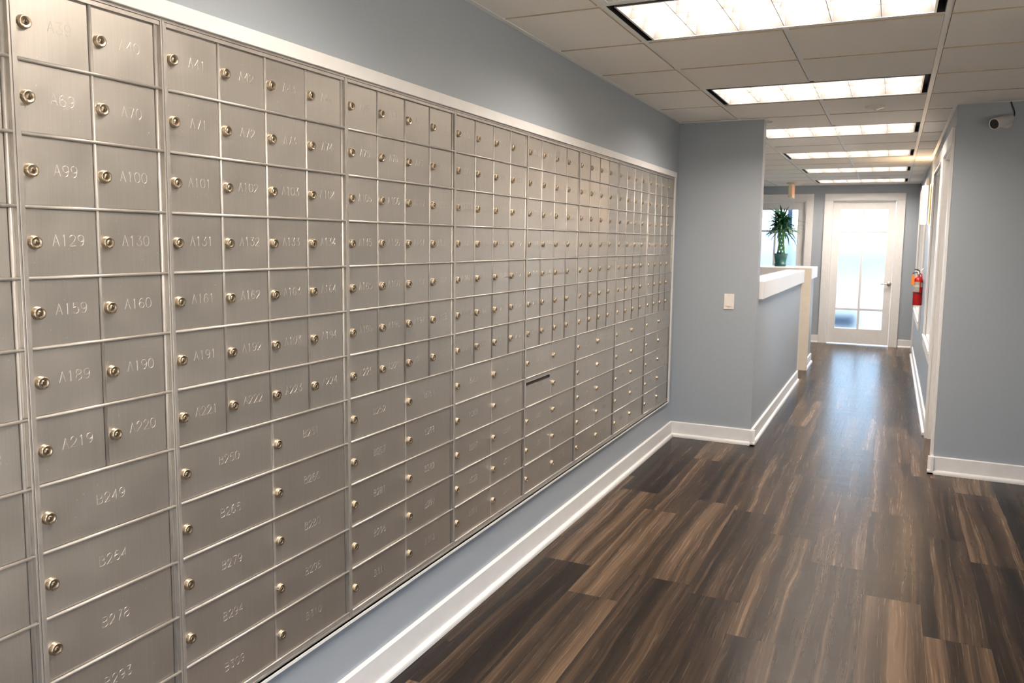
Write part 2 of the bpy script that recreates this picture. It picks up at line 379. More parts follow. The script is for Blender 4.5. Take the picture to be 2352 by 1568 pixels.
wall('wall_lobby', [(XLR, XLR+.12, YB, WL[0], 0, WT), (XLR, XLR+.12, WL[1], YF+.12, 0, WT), (XLR, XLR+.12, WL[0], WL[1], 0, WL[2]), (XLR, XLR+.12, WL[0], WL[1], WL[3], WT)])
WB = (1.6, 2.8, .12, 1.3)
wall('wall_rear', [(-.12, WB[0], YB-.12, YB, 0, WT), (WB[1], XLR+.12, YB-.12, YB, 0, WT), (WB[0], WB[1], YB-.12, YB, 0, WB[2]), (WB[0], WB[1], YB-.12, YB, WB[3], WT)])
wall('wall_side_office', [(XO, XO+.12, 5.606, 7, 0, WT), (XO, XO+.12, 11.5, YE, 0, WT), (XO, XO+.12, 7, 11.5, 0, .8), (XO, XO+.12, 7, 11.5, 2.1, WT)], None, 'office_wall')
# half walls of the counter
HW = 8.86; GY = 9.70; GE = 10.47; CT = 1.237; CB = 1.100
wall('wall_counter', [(.50, XS, YS+.115, HW, 0, CB)], 'half wall of reception counter beside the corridor')
wall('wall_counter_return', [(.47, XS, GY+.012, GE, 0, CB), (XL2, .47, GY+.3, GY+.42, 0, CB)], 'half wall beyond the counter opening')
b = MB(); b.box(.47, XS+.036, GY, GY+.012, 0, CT, 'cream')
struct(b, 'trim_1', 'cream end board of the far half wall')
b = MB(); b.box(.50, XS+.010, HW, HW+.015, 0, CB, 'white'); struct(b, 'trim_2', 'white end board of the near half wall')

# counter caps
b = MB(); b.box(.455, XS+.032, YS+.117, HW+.02, CB, CT, 'white')
o = b.build('countertop', None, .004); tag(o, 'long thick white cap on the half wall nearest the wall stub', 'countertop', 'white counter caps')
b = MB(); b.box(XL2+.002, XS+.032, GY+.013, GE+.1, CB+.001, CT, 'white')
o = b.build('countertop', None, .004); tag(o, 'white cap beyond the counter opening, under the potted plant', 'countertop', 'white counter caps')

# ------------------------------------------------------------------ baseboards
BH = .118
def base(name, runs, label=None, m='white'):
    """runs: (axis, a0, a1, wallcoord, side) board stands on side (+1/-1) of wallcoord"""
    b = MB()
    for ax, a0, a1, wc, sd in runs:
        t, s = .016*sd, .034*sd
        prof = [(0, 0), (s, 0), (s, .010), (s*.95, .017), (s*.82, .023), (t*1.05, .026), (t, .028), (t, BH-.004), (t*.75, BH), (0, BH)]
        def P(a, p): return (wc+p[0], a, p[1]) if ax == 'y' else (a, wc+p[0], p[1])
        for i in range(len(prof)-1): b.quad([P(a0, prof[i]), P(a1, prof[i]), P(a1, prof[i+1]), P(a0, prof[i+1])], m)
        b.quad([P(a0, p) for p in prof], m); b.quad([P(a1, p) for p in prof][::-1], m)
    me = b.mesh(name); bm = bmesh.new(); bm.from_mesh(me); bmesh.ops.remove_doubles(bm, verts=bm.verts, dist=1e-5); bmesh.ops.recalc_face_normals(bm, faces=bm.faces); bm.to_mesh(me); bm.free()
    o = bpy.data.objects.new(name, me); COL.objects.link(o); tag(o, label, kind='structure')
base('baseboard_left', [('y', YB, YS, 0, 1)], 'white baseboard below the mailboxes')
base('baseboard_partition', [('x', 0, XS+.034, YS, -1), ('y', YS-.034, HW+.02, XS, 1)], 'white baseboard around the wall stub and half wall')
base('baseboard_counter', [('y', GY+.03, GE, XS, 1)], 'short white baseboard past the counter opening')
base('baseboard_end', [('x', .369, .531, YE, -1), ('x', 1.656, XR, YE, -1)], 'white baseboard pieces beside the end doors')
base('baseboard_right', [('y', 6.665, 11.9, XR, -1)], 'white baseboard along the right corridor wall')
base('baseboard_facing', [('x', XR-.034, XLR, YF, -1), ('y', YF-.034, 5.53, XR, -1)], 'white baseboard on the wall under the security camera')
base('baseboard_lobby', [('y', YB, YF, XLR, -1), ('x', 0, XLR, YB, 1)])

# ------------------------------------------------------------------ casings, doors, windows
def casing(b, ax, a0, a1, z0, z1, wc, sd, w_=.105, t=.018, sill=False, m='white'):
    """picture frame around the opening a0..a1, z0..z1 on a wall face at wc"""
    def bxx(p0, p1, q0, q1, tt=t):
        lo, hi = sorted((wc, wc+sd*tt))
        if ax == 'x': b.box(p0, p1, lo, hi, q0, q1, m)
        else: b.box(lo, hi, p0, p1, q0, q1, m)
    bxx(a0-w_, a0, z0 if not sill else z0-w_, z1, t); bxx(a1, a1+w_, z0 if not sill else z0-w_, z1, t)
    bxx(a0-w_, a1+w_, z1, z1+w_, t+.003)
    if sill: bxx(a0, a1, z0-w_, z0, t); bxx(a0-w_*.9, a1+w_*.9, z0-.012, z0+.012, t+.008)
def glazed_door(name, dx, hinge_label, handle=True):
    x0, x1, zt = D1[0]+dx, D1[1]+dx, D1[2]
    root = bpy.data.objects.new(name, None); COL.objects.link(root); root.location = ((x0+x1)/2, YE, 0); tag(root, hinge_label, kind='structure')
    b = MB(); casing(b, 'x', x0, x1, 0, zt-.005, YE, -1)
    part(b, 'door_casing', root, .003)
    b = MB(); b.box(x0, x0+.018, YE, YE+.12, 0, zt, 'white'); b.box(x1-.018, x1, YE, YE+.12, 0, zt, 'white'); b.box(x0+.018, x1-.018, YE, YE+.12, zt-.018, zt, 'white')
    part(b, 'door_jamb', root)
    yl0, yl1 = YE+.035, YE+.079; a0, a1 = x0+.020, x1-.020; z0, z1 = .014, zt-.021
    px0, px1, px2, px3 = .762+dx, 1.074+dx, 1.106+dx, 1.422+dx
    b = MB()
    b.box(a0, px0, yl0, yl1, z0, z1, 'white'); b.box(px3, a1, yl0, yl1, z0, z1, 'white')
    b.box(px0, px3, yl0, yl1, z0, .243, 'white'); b.box(px0, px3, yl0, yl1, 2.052, z1, 'white')
    for s_ in (0, 1):      # muntins with a stepped profile
        g = .006*s_
        yy = (yl0+.006-.006*s_, yl1-.006+.006*s_)
        b.box(px1+g, px2-g, yy[0], yy[1], .243, 2.052, 'white')
        for za, zb in ((.525, .559), (1.706, 1.740)): b.box(px0, px1, yy[0], yy[1], za+g, zb-g, 'white'); b.box(px2, px3, yy[0], yy[1], za+g, zb-g, 'white')
    leaf = part(b, 'door_leaf', root)
    for (za, zb, gm) in ((.243, .525, 'frost'), (.559, 1.706, 'frost'), (1.740, 2.052, 'clear')):
        for (xa, xb) in ((px0, px1), (px2, px3)):
            q = MB()
            if gm == 'frost': q.box(xa, xb, YE+.054, YE+.060, za, zb, gm)
            else: q.quad([(xa, YE+.057, za), (xb, YE+.057, za), (xb, YE+.057, zb), (xa, YE+.057, zb)], gm)
            part(q, 'glass_pane', leaf)
    b = MB(); hx = 1.490+dx; hz = .944; hy = yl0
    b.lathe([(.033, 0), (.033, -.006), (.028, -.011), (.012, -.013), (.011, -.045), (.013, -.05), (.0, -.052)], (hx, hy, hz), (0, 1, 0), 'nickel', 20)
    b.tube([(hx, hy-.042, hz), (hx-.03, hy-.047, hz+.001), (hx-.07, hy-.046, hz-.002), (hx-.115, hy-.040, hz-.006)], [.010, .009, .008, .006], 'nickel', 10)
    part(b, 'door_handle', leaf, label='satin nickel lever handle')
glazed_door('door_1', 0., 'white six pane glazed door at the end of the corridor')
glazed_door('door_2', -DS, 'white six pane glazed door behind the potted plant')
# corridor doorway on the right
root = bpy.data.objects.new('door_3', None); COL.objects.link(root); root.location = (XR, (DR[0]+DR[1])/2, 0); tag(root, 'white cased doorway in the right wall just past the corner', kind='structure')
b = MB(); casing(b, 'y', DR[0], DR[1], 0, ZT, XR, -1, w_=.10); part(b, 'door_casing', root, .003)
b = MB(); b.box(XR, XRo, DR[0], DR[0]+.018, 0, ZT, 'white'); b.box(XR, XRo, DR[1]-.018, DR[1], 0, ZT, 'white'); b.box(XR, XRo, DR[0]+.018, DR[1]-.018, ZT-.018, ZT, 'white'); b.box(XR+.055, XR+.068, DR[1]-.030, DR[1]-.018, 0, ZT-.018, 'white')
part(b, 'door_jamb', root)
b = MB(); b.box(XR+.07, XR+.112, DR[0]+.02, DR[1]-.02, .012, ZT-.02, 'white'); leaf = part(b, 'door_leaf', root, .002)
for i, (a0, a1, z) in enumerate(WIN):
    root = bpy.data.objects.new('window_%d' % (i+1), None); COL.objects.link(root); root.location = (XR, (a0+a1)/2, z)
    tag(root, ['white framed interior window nearest the corner on the right wall', 'white framed window behind the fire extinguisher'][i], kind='structure')
    b = MB(); casing(b, 'y', a0, a1, z, ZT, XR, -1, w_=.095, sill=True); part(b, 'window_casing', root, .003)
    b = MB()
    b.box(XR+.004, XRo, a0, a0+.02, z, ZT, 'white'); b.box(XR+.004, XRo, a1-.02, a1, z, ZT, 'white'); b.box(XR+.004, XRo, a0+.02, a1-.02, z, z+.02, 'white'); b.box(XR+.004, XRo, a0+.02, a1-.02, ZT-.02, ZT, 'white')
    fr = part(b, 'window_frame', root)
    q = MB(); q.quad([(XR+.06, a0+.02, z+.02), (XR+.06, a1-.02, z+.02), (XR+.06, a1-.02, ZT-.02), (XR+.06, a0+.02, ZT-.02)], 'clear'); part(q, 'glass_pane', root)
root = bpy.data.objects.new('window_3', None); COL.objects.link(root); root.location = ((WB[0]+WB[1])/2, YB, WB[2]); tag(root, None, kind='structure')  # unseen rear window, added to let daylight into the room
b = MB(); casing(b, 'x', WB[0], WB[1], WB[2], WB[3], YB, 1, w_=.09, sill=True); b.box((WB[0]+WB[1])/2-.03, (WB[0]+WB[1])/2+.03, YB-.08, YB-.03, WB[2], WB[3], 'white'); part(b, 'window_casing', root)
root = bpy.data.objects.new('window_4', None); COL.objects.link(root); root.location = (XLR, -.5, WL[2]); tag(root, None, kind='structure')  # unseen lobby window, added so ground bounce reaches the ceiling
b = MB(); casing(b, 'y', WL[0], WL[1], WL[2], WL[3], XLR, -1, w_=.09, sill=True)
for yy in (-.5,): b.box(XLR+.03, XLR+.08, yy-.03, yy+.03, WL[2], WL[3], 'white')
part(b, 'window_casing', root)
# far vertical casing at the corridor's end corner
b = MB(); b.box(XR-.018, XR, 12.30, 12.40, 0, 2.29, 'white'); struct(b, 'trim_3', 'white vertical casing board near the far corner')
# white trims around the mailboxes
U0 = .8725; UW = .6645; ZB_, ZTOP = .308, 2.0020; UEND = U0+7*UW
b = MB(); b.box(0, .020, -1.2, UEND+.032, ZTOP+.001, ZTOP+.040, 'white'); b.box(0, .016, UEND+.002, UEND+.032, ZB_-.012, ZTOP+.001, 'white')
b.quad([(0, -1.2, ZB_-.001), (.020, -1.2, ZB_-.001), (.020, UEND+.002, ZB_-.001), (0, UEND+.002, ZB_-.001)], 'white')
b.box(0, .020, -1.2, UEND+.002, ZB_-.012, ZB_-.001, 'white')
struct(b, 'trim_4', 'white painted trim around the mailboxes', .0015)

# ------------------------------------------------------------------ ceiling
LIGHT_ROWS = [-7, -4, -1, 2, 5, 8, 11, 14]
REG = [(0, XLR, YB, YF), (0, XR, YF, YS), (XS, XR, YS, YS+.115), (XL2, XR, YS+.115, YE)]
def row_y(k): return R0+k*G
b = MB(); gr = MB(); t = .0135
i0, i1 = math.floor((XL2-G1)/G), math.ceil((XLR-G1)/G); k0, k1 = math.floor((YB-R0)/G), math.ceil((YE-R0)/G)
for i in range(i0, i1):
    for k in range(k0, k1):
        if i in (0, 1) and k in LIGHT_ROWS: continue
        if i == 0 and k == -2: continue
        a0, a1, c0, c1 = G1+i*G+t, G1+(i+1)*G-t, row_y(k)+t, row_y(k+1)-t
        for (x0, x1, y0, y1) in REG:
            p0, p1, q0, q1 = max(a0, x0), min(a1, x1), max(c0, y0), min(c1, y1)
            if p1-p0 > .003 and q1-q0 > .003:
                z0, z1 = H-.004, H+.010
                b.quad([(p0, q0, z0), (p0, q1, z0), (p1, q1, z0), (p1, q0, z0)], 'tile')
                for (u, v) in (((p0, q0), (p1, q0)), ((p1, q0), (p1, q1)), ((p1, q1), (p0, q1)), ((p0, q1), (p0, q0))):
                    b.quad([(u[0], u[1], z0), (v[0], v[1], z0), (v[0], v[1], z1), (u[0], u[1], z1)], 'tile_edge')
b.box(XL2-.12, XO+.12, YB-.12, YE+.12, H+.16, H+.2, 'tile')
b.box(XRo, XO, 5.606, YE, H+.0, H+.01, 'tile')
struct(b, 'ceiling', 'suspended ceiling of pale beige tiles')
gt = .012
for i in range(i0, i1+1):
    x = G1+i*G
    for (x0, x1, y0, y1) in REG:
        if x0+.01 < x < x1-.01:
            ya = y0
            if i == 1:
                for k in LIGHT_ROWS:
                    if y0 < row_y(k) < y1 or y0 < row_y(k+1) < y1:
                        if row_y(k)-gt > ya: gr.box(x-gt, x+gt, ya, min(y1, row_y(k)-gt), H+.001, H+.012, 'grid')
                        ya = max(ya, row_y(k+1)+gt)
            if ya < y1: gr.box(x-gt, x+gt, ya, y1, H+.001, H+.012, 'grid')
for k in range(k0, k1+1):
    y = row_y(k)
    for (x0, x1, y0, y1) in REG:
        if y0+.005 < y < y1-.005:
            # cross tees run between the main runners
            cuts = [x0]+[G1+i*G for i in range(i0, i1+1) if x0 < G1+i*G < x1]+[x1]
            for c, d in zip(cuts, cuts[1:]):
                ci = round((c-G1)/G) if c != x0 else None
                inside_light = (abs(c-G1) < .01 or abs(c-G1-G) < .01)
                gr.box(c+gt*(c != x0), d-gt*(d != x1), y-gt, y+gt, H+.001, H+.012, 'grid')
# the middle runner is interrupted by each light: add the wall angle as well
struct(gr, 'trim_5', 'white metal ceiling grid')
wa = MB(); a_ = .022
def angle(x0, x1, y0, y1): wa.box(x0, x1, y0, y1, H-.006, H+.0005, 'grid')
angle(0, a_, YB, YS); angle(a_, XS, YS-a_, YS); angle(XS, XS+a_, YS-a_, YS+.115+a_); angle(XL2, XS, YS+.115, YS+.115+a_)
angle(XL2, XL2+a_, YS+.137, YE); angle(XL2+a_, XR, YE-a_, YE); angle(XR-a_, XR, YF, YE-a_); angle(XR-a_, XLR, YF-a_, YF); angle(XLR-a_, XLR, YB, YF-a_); angle(a_, XLR-a_, YB, YB+a_)
struct(wa, 'trim_6', 'white wall angle where ceiling meets the walls')

# ------------------------------------------------------------------ troffers
LW, LD = 2*G, G
def make_troffer(loc, label):
    root = empty('ceiling_light', loc, label, 'ceiling light', 'recessed louvered ceiling lights')
    hx, hy = LW/2-gt-.001, LD/2-gt-.001
    # local coordinates: origin at centre of the opening on the grid plane
    b = MB(); ax_, ay_ = hx-.030, hy-.013        # inside edge of the black slot
    for (x0, x1, y0, y1) in ((-hx, hx, -hy, -hy+.002), (-hx, hx, hy-.002, hy), (-hx, -hx+.002, -hy, hy), (hx-.002, hx, -hy, hy)): b.box(x0, x1, y0, y1, .002, .14, 'black')
    for (x0, x1, y0, y1) in ((-hx, hx, -hy, -ay_), (-hx, hx, ay_, hy), (-hx, -ax_, -ay_, ay_), (ax_, hx, -ay_, ay_)): b.box(x0, x1, y0, y1, .045, .05, 'black')
    b.box(-hx, hx, -hy, hy, .135, .14, 'white')
    b.build('housing', root)
    b = MB(); e_ = .009
    for (x0, x1, y0, y1) in ((-ax_, ax_, -ay_, -ay_+e_), (-ax_, ax_, ay_-e_, ay_), (-ax_, -ax_+e_, -ay_+e_, ay_-e_), (ax_-e_, ax_, -ay_+e_, ay_-e_)): b.box(x0, x1, y0, y1, -.002, .085, 'alu_edge')
    b.build('louver_frame', root)
    b = MB(); ix, iy = ax_-e_, ay_-e_; nx, ny = 6, 3; zt_, zb = .054, 0.
    def blade(p, q, horiz):
        # wedge section: thin lower edge, thicker top
        wb, wt = .0012, .011
        if horiz: P = lambda s, z, w_: (s, p+w_, z); r_ = (-ix, ix)
        else: P = lambda s, z, w_: (p+w_, s, z); r_ = q
        sec = [(-wb, zb), (wb, zb), (wb+.002, zb+.03), (wt, zt_), (-wt, zt_), (-wb-.002, zb+.03)]
        for u in range(6):
            s0, s1 = sec[u], sec[(u+1) % 6]
            b.quad([P(r_[0], s0[1], s0[0]), P(r_[1], s0[1], s0[0]), P(r_[1], s1[1], s1[0]), P(r_[0], s1[1], s1[0])], 'louver')
    for j in range(1, ny): blade(-iy+2*iy*j/ny, None, True)
    for j in range(1, nx): blade(-ix+2*ix*j/nx, (-iy, iy), False)
    for s_ in (-1, 1):
        b.quad([(-ix, s_*iy, 0), (ix, s_*iy, 0), (ix, s_*(iy-.012), zt_), (-ix, s_*(iy-.012), zt_)], 'louver'); b.quad([(s_*ix, -iy, 0), (s_*ix, iy, 0), (s_*(ix-.012), iy, zt_), (s_*(ix-.012), -iy, zt_)], 'louver')
    b.build('louver', root)
    b = MB(); b.box(-ix, ix, -iy, iy, .070, .078, 'lamp'); b.build('lamp_panel', root)
    return root
def copy_tree(o, parent=None):
    c = o.copy(); COL.objects.link(c)
    if parent is not None: c.parent = parent
    for ch in list(o.children): copy_tree(ch, c)
    return c
ORD = {-7: 'recessed louvered ceiling light, second behind the camera', -4: 'recessed louvered ceiling light just behind and above the camera', -1: 'largest louvered ceiling light at the top edge, beside the air grille',
       2: 'second louvered ceiling light from the front, before the round detector', 5: 'third louvered ceiling light from the front, partly hidden by the wall stub', 8: 'fourth louvered ceiling light, just before the warm glow of the sconce',
       11: 'fifth louvered ceiling light, just beyond the warm glow of the sconce', 14: 'farthest louvered ceiling light, close to the end wall'}
proto = None
for k in LIGHT_ROWS:
    loc = (G1+G, row_y(k)+G/2, H)
    if proto is None: proto = make_troffer(loc, ORD[k])
    else: c = copy_tree(proto); c.location = loc; c['label'] = ORD[k]
# air grille
gx0, gy0 = G1, row_y(-2)
root = empty('ceiling_vent', (gx0+G/2, gy0+G/2, H), 'square perforated grey air grille in front of the largest ceiling light', 'air vent')
b = MB(); a0, a1, c0, c1 = gx0+.0135, gx0+G-.0135, gy0+.0135, gy0+G-.0135
for q in ((a0, a1, c0, c0+.028), (a0, a1, c1-.028, c1), (a0, a0+.028, c0+.028, c1-.028), (a1-.028, a1, c0+.028, c1-.028)): b.box(*q, H-.004, H+.012, 'grid')
part(b, 'vent_frame', root)
b = MB(); b.box(a0+.02, a1-.02, c0+.02, c1-.02, H+.010, H+.012, 'dark')
for q in range(48):
    x = a0+.03+q*(a1-a0-.06)/47; b.box(x-.0026, x+.0026, c0+.028, c1-.028, H-.001, H+.006, 'grid')
part(b, 'vent_grille', root)
# round ceiling devices
def detector(x, y, label):
    root = empty('smoke_detector', (x, y, H-.004), label, 'smoke detector', 'round white ceiling detectors')
    b = MB(); b.lathe([(.061, 0), (.061, -.006), (.056, -.011), (.026, -.015), (.023, -.020), (.0, -.021)], (0, 0, 0), (0, 0, 1), 'plastic', 28, True, False); b.build('detector_base', root)
    b = MB(); b.lathe([(.010, -.020), (.010, -.023), (.004, -.024)], (0, 0, 0), (0, 0, 1), 'chrome', 14); b.build('sensor_cap', root)
detector(1.357, 5.389, 'round white ceiling detector between the second and third lights')
detector(1.365, 11.476, 'round white ceiling detector far away between the last two lights')
b = MB(); b.box(XS+.004, XS+.04, YS+.12, YS+.16, H-.016, H-.004, 'plastic'); o = b.build('ceiling_block', None, .003); tag(o, 'tiny white block on the ceiling behind the top of the wall stub', 'ceiling sensor')  # small white block at the ceiling edge

# ------------------------------------------------------------------ mailboxes
GLY = {
 'A': [[(0, 0), (.5, 1), (1, 0)], [(.2, .36), (.8, .36)]],
 'B': [[(0, 0), (0, 1), (.6, 1), (.85, .93), (.93, .77), (.85, .61), (.6, .53), (0, .53)], [(.6, .53), (.9, .44), (1, .27), (.9, .08), (.6, 0), (0, 0)]],
 '0': [[(.5, 1), (.82, .93), (1, .72), (1, .28), (.82, .07), (.5, 0), (.18, .07), (0, .28), (0, .72), (.18, .93), (.5, 1)]],
 '1': [[(.25, .82), (.5, 1), (.5, 0)]],
 '2': [[(.03, .75), (.15, .93), (.5, 1), (.85, .92), (.97, .73), (.85, .52), (0, 0), (1, 0)]],
 '3': [[(.05, 1), (.9, 1), (.45, .6), (.8, .55), (1, .32), (.85, .08), (.5, 0), (.15, .06), (0, .24)]],
 '4': [[(.75, 0), (.75, 1), (0, .3), (1, .3)]],
 '5': [[(.9, 1), (.15, 1), (.08, .56), (.5, .64), (.86, .55), (1, .32), (.86, .08), (.5, 0), (.12, .06), (0, .2)]],
 '6': [[(.9, .88), (.55, 1), (.2, .88), (0, .5), (0, .28), (.18, .06), (.5, 0), (.85, .07), (1, .3), (.85, .53), (.5, .6), (.15, .52), (0, .32)]],
 '7': [[(0, 1), (1, 1), (.35, 0)]],
 '8': [[(.5, .53), (.85, .62), (.93, .78), (.83, .94), (.5, 1), (.17, .94), (.07, .78), (.15, .62), (.5, .53), (.88, .44), (1, .26), (.86, .07), (.5, 0), (.14, .07), (0, .26), (.12, .44), (.5, .53)]],
 '9': [[(.1, .12), (.45, 0), (.8, .12), (1, .5), (1, .72), (.82, .94), (.5, 1), (.15, .93), (0, .7), (.15, .47), (.5, .4), (.85, .48), (1, .68)]],
 'M': [[(0, 0), (0, 1), (.5, .35), (1, 1), (1, 0)]], 'I': [[(.5, 0), (.5, 1)]], 'L': [[(0, 1), (0, 0), (1, 0)]],
 'S': [[(.95, .85), (.5, 1), (.1, .88), (.1, .62), (.9, .4), (.9, .12), (.5, 0), (.03, .15)]], 'O': None, 'T': [[(0, 1), (1, 1)], [(.5, 1), (.5, 0)]],
 'E': [[(1, 1), (0, 1), (0, 0), (1, 0)], [(0, .5), (.8, .5)]], 'X': [[(0, 0), (1, 1)], [(0, 1), (1, 0)]], ' ': []}
GLY['O'] = GLY['0']
def number_mesh(txt, ch=.0218, cw=.0132, adv=.0182, wd=.0008, hh=.00024):
    """engraved single line lettering, centred on origin, facing +x; y to the right is +y"""
    b = MB(); tot = adv*(len(txt)-1)+cw; y0 = -tot/2
    prof = [(-wd, 0), (-wd*.72, hh), (0, .00003), (wd*.72, hh), (wd, 0)]
    for i, c in enumerate(txt):
        for st in GLY[c]:
            pts = [(y0+i*adv+px*cw, (py-.5)*ch) for px, py in st]
            for p, q in zip(pts, pts[1:]):
                d = Vector((q[0]-p[0], q[1]-p[1]));
                if d.length < 1e-6: continue
                d.normalize(); n = (-d.y, d.x); e2 = wd*.3
                p2 = (p[0]-d.x*e2, p[1]-d.y*e2); q2 = (q[0]+d.x*e2, q[1]+d.y*e2)
                for a, c_ in zip(prof, prof[1:]):
                    b.quad([(a[1], p2[0]+n[0]*a[0], p2[1]+n[1]*a[0]), (a[1], q2[0]+n[0]*a[0], q2[1]+n[1]*a[0]), (c_[1], q2[0]+n[0]*c_[0], q2[1]+n[1]*c_[0]), (c_[1], p2[0]+n[0]*c_[0], p2[1]+n[1]*c_[0])], 'engrave')
    me = bpy.data.meshes.new('box_number'); me.from_pydata(b.v, [], b.f); me.materials.append(M['engrave']); return me
XF = .012; XD = .0058          # frame front, door face
CW = .16; RP = .13814; RZ = 1.8485
def panel_mesh(w_, h_, slot=False):
    b = MB(); g = .0006
    y0, y1, z0, z1 = g, w_-g, -h_/2+g, h_/2-g; th = .0034; bv = .0007
    if not slot:
        for (ya, yb, za, zb) in ((y0, y1, z0, z1),):
            f = [(0, ya+bv, za+bv), (0, yb-bv, za+bv), (0, yb-bv, zb-bv), (0, ya+bv, zb-bv)]; s_ = [(-bv, ya, za), (-bv, yb, za), (-bv, yb, zb), (-bv, ya, zb)]; k_ = [(-th, ya, za), (-th, yb, za), (-th, yb, zb), (-th, ya, zb)]
            b.quad(f, 'door')
            for u in range(4): b.quad([s_[u], s_[(u+1) % 4], f[(u+1) % 4], f[u]], 'door'); b.quad([k_[u], k_[(u+1) % 4], s_[(u+1) % 4], s_[u]], 'door')
            b.quad(k_[::-1], 'door')
    else:
        sz0, sz1 = z1-.034, z1-.018; sy0, sy1 = y0+.008, y1-.012
        b.box(-th, 0, y0, y1, z0, sz0, 'door'); b.box(-th, 0, y0, y1, sz1, z1, 'door'); b.box(-th, 0, y0, sy0, sz0, sz1, 'door'); b.box(-th, 0, sy1, y1, sz0, sz1, 'door')
        b.box(-th-.001, -th, y0, y1, z0, z1, 'dark'); b.box(-.001, .0022, sy0, sy1, sz0-.0018, sz0, 'bar')
    return b.mesh('mailbox_door')
def lock_mesh():
    b = MB()
    b.lathe([(.0137, 0), (.0134, .0015), (.0128, .0030), (.0126, .0085), (.0119, .0099), (.0110, .0103), (.0092, .0099), (.0072, .0094)], (0, 0, 0), (1, 0, 0), 'lock', 28, False, False)
    b.lathe([(.0072, .0094), (.0070, .0078), (.0062, .0078), (.0060, .0086), (.0, .0088)], (0, 0, 0), (1, 0, 0), 'lock_plug', 24, False, False)
    x = .00895; kz = 1
    b.quad([(x, -.0013, -.0048), (x, .0013, -.0048), (x, .0013, .0040), (x, -.0013, .0040)], 'dark')
    b.quad([(x+.00002, -.0026, -.0022), (x+.00002, .0022, -.0030), (x+.00002, .0028, .0002), (x+.00002, -.0012, .0016)], 'dark')
    return b.mesh('lock')
LOCK = lock_mesh()
PM = {'A': panel_mesh(CW-.008, RP-.0062), 'B': panel_mesh(2*CW-.008, RP-.0062), 'N': None, 'S': panel_mesh(2*CW-.008, RP-.0062, True)}
rj = random.Random(3)
def link_child(name, me, parent, loc, rot=None):
    o = bpy.data.objects.new(name, me); COL.objects.link(o); o.parent = parent; o.location = loc
    if rot: o.rotation_euler = rot
    return o
NM = {}
def mailbox_unit(ys, ncol, nums, label, bcols):
    """ys: left seam; nums(row, col) -> text"""
    wid = .0125+ncol*CW+.013-.001
    wid = (UW if ncol == 4 else U0-.5270)
    root = empty('mailbox_unit', (0, ys, 0), label, 'mailbox unit', 'aluminium mailbox units recessed in the wall')
    # frame, local coords (y from 0)
    b = MB(); g = .0007; y0, y1 = g, wid-g; lm = .0125; rm = .0075
    b.box(.0004, .0014, y0, y1, ZB_, ZTOP, 'frame')
    b.box(.0014, XF, y0, lm*.45, ZB_, ZTOP, 'frame'); b.box(.0014, XF-.002, lm*.45, lm, ZB_+.0085, ZTOP-.0065, 'frame')
    b.box(.0014, XF, y1-.0045, y1, ZB_, ZTOP, 'frame'); 
    b.box(.0014, XF, lm*.45, y1-.0045, ZTOP-.0062, ZTOP, 'frame'); b.box(.0014, XF-.0012, lm, y1-.006, ZTOP-.0162, ZTOP-.0072, 'frame')
    b.box(.0014, XF, lm*.45, y1-.0045, ZB_, ZB_+.0080, 'frame'); b.box(.0014, XF-.0012, lm, y1-.006, ZB_+.0090, ZB_+.0180, 'frame')
    o = b.build('frame', root, .0006)
    zlast = RZ-11*RP
    for r in range(12):
        zb = RZ-r*RP                     # bar below row r
        bb = MB()
        bb.tube([(XF-.0035, lm-.001, zb), (XF-.0035, y1-.0035, zb)], .0034, 'bar', 10)
        bb.box(.0014, XF-.004, lm, y1-.005, zb-.0022, zb+.0022, 'bar')
        bb.build('divider_rail', root)
    zt_ = ZTOP-.0165
    ncA = ncol
    for c in range(1, ncA):
        yc = lm+c*CW-.004; bb = MB(); full = (c % bcols == 0)
        zlow = RZ-11*RP if full else RZ-6*RP
        bb.tube([(XF-.0065, yc, zt_), (XF-.0065, yc, RZ-6*RP)], .0036, 'bar', 10)
        if full: bb.box(.0014, XD+.0006, yc-.0036, yc+.0036, zlow, RZ-6*RP-.003, 'frame')
        bb.build('divider_post', root)
    yc = lm+ncol*CW-.0035; bb = MB(); bb.tube([(XF-.0065, yc, zt_), (XF-.0065, yc, zlast)], .0036, 'bar', 10); bb.build('hinge_post', root)
    for r in range(12):
        zc = RZ+RP/2-r*RP; isA = r < 7; n = ncol if isA else ncol//bcols
        for c in range(n):
            t_ = nums(r, c)
            kind = 'A' if isA else ('S' if t_ == 'MAIL SLOT' else 'B')
            yl = lm+c*CW*(1 if isA else bcols)
            h_extra = 0
            rot = (rj.uniform(-.0004, .0004), rj.uniform(-.0035, .0035), rj.uniform(-.0045, .0045))
            if t_ == 'MAIL SLOT': rot = (0, 0, 0)
            d = link_child('mailbox_door', PM[kind], root, (XD, yl, zc), rot)
            if t_ == 'MAIL SLOT': d['label'] = 'door with an open horizontal mail slot and no lock'
            else: link_child('lock', LOCK, d, (-.0002, .0155, 0), (rj.uniform(-.12, .12), 0, 0))
            if t_ not in NM: NM[t_] = number_mesh(t_, **({'ch': .019, 'cw': .010, 'adv': .0145} if t_ == 'MAIL SLOT' else {}))
            link_child('box_number', NM[t_], d, (.00005, (.0885 if len(t_) > 3 else .0895) if isA else bcols*CW/2, .0045 if t_ != 'MAIL SLOT' else .012))
    return root
def num_left(r, c):
    return 'A%d' % (11+7*c+r) if r < 7 else 'B%d' % (239+5*c+(r-7))
BST = {7: 249, 8: 264, 9: 278, 10: 293, 11: 308}
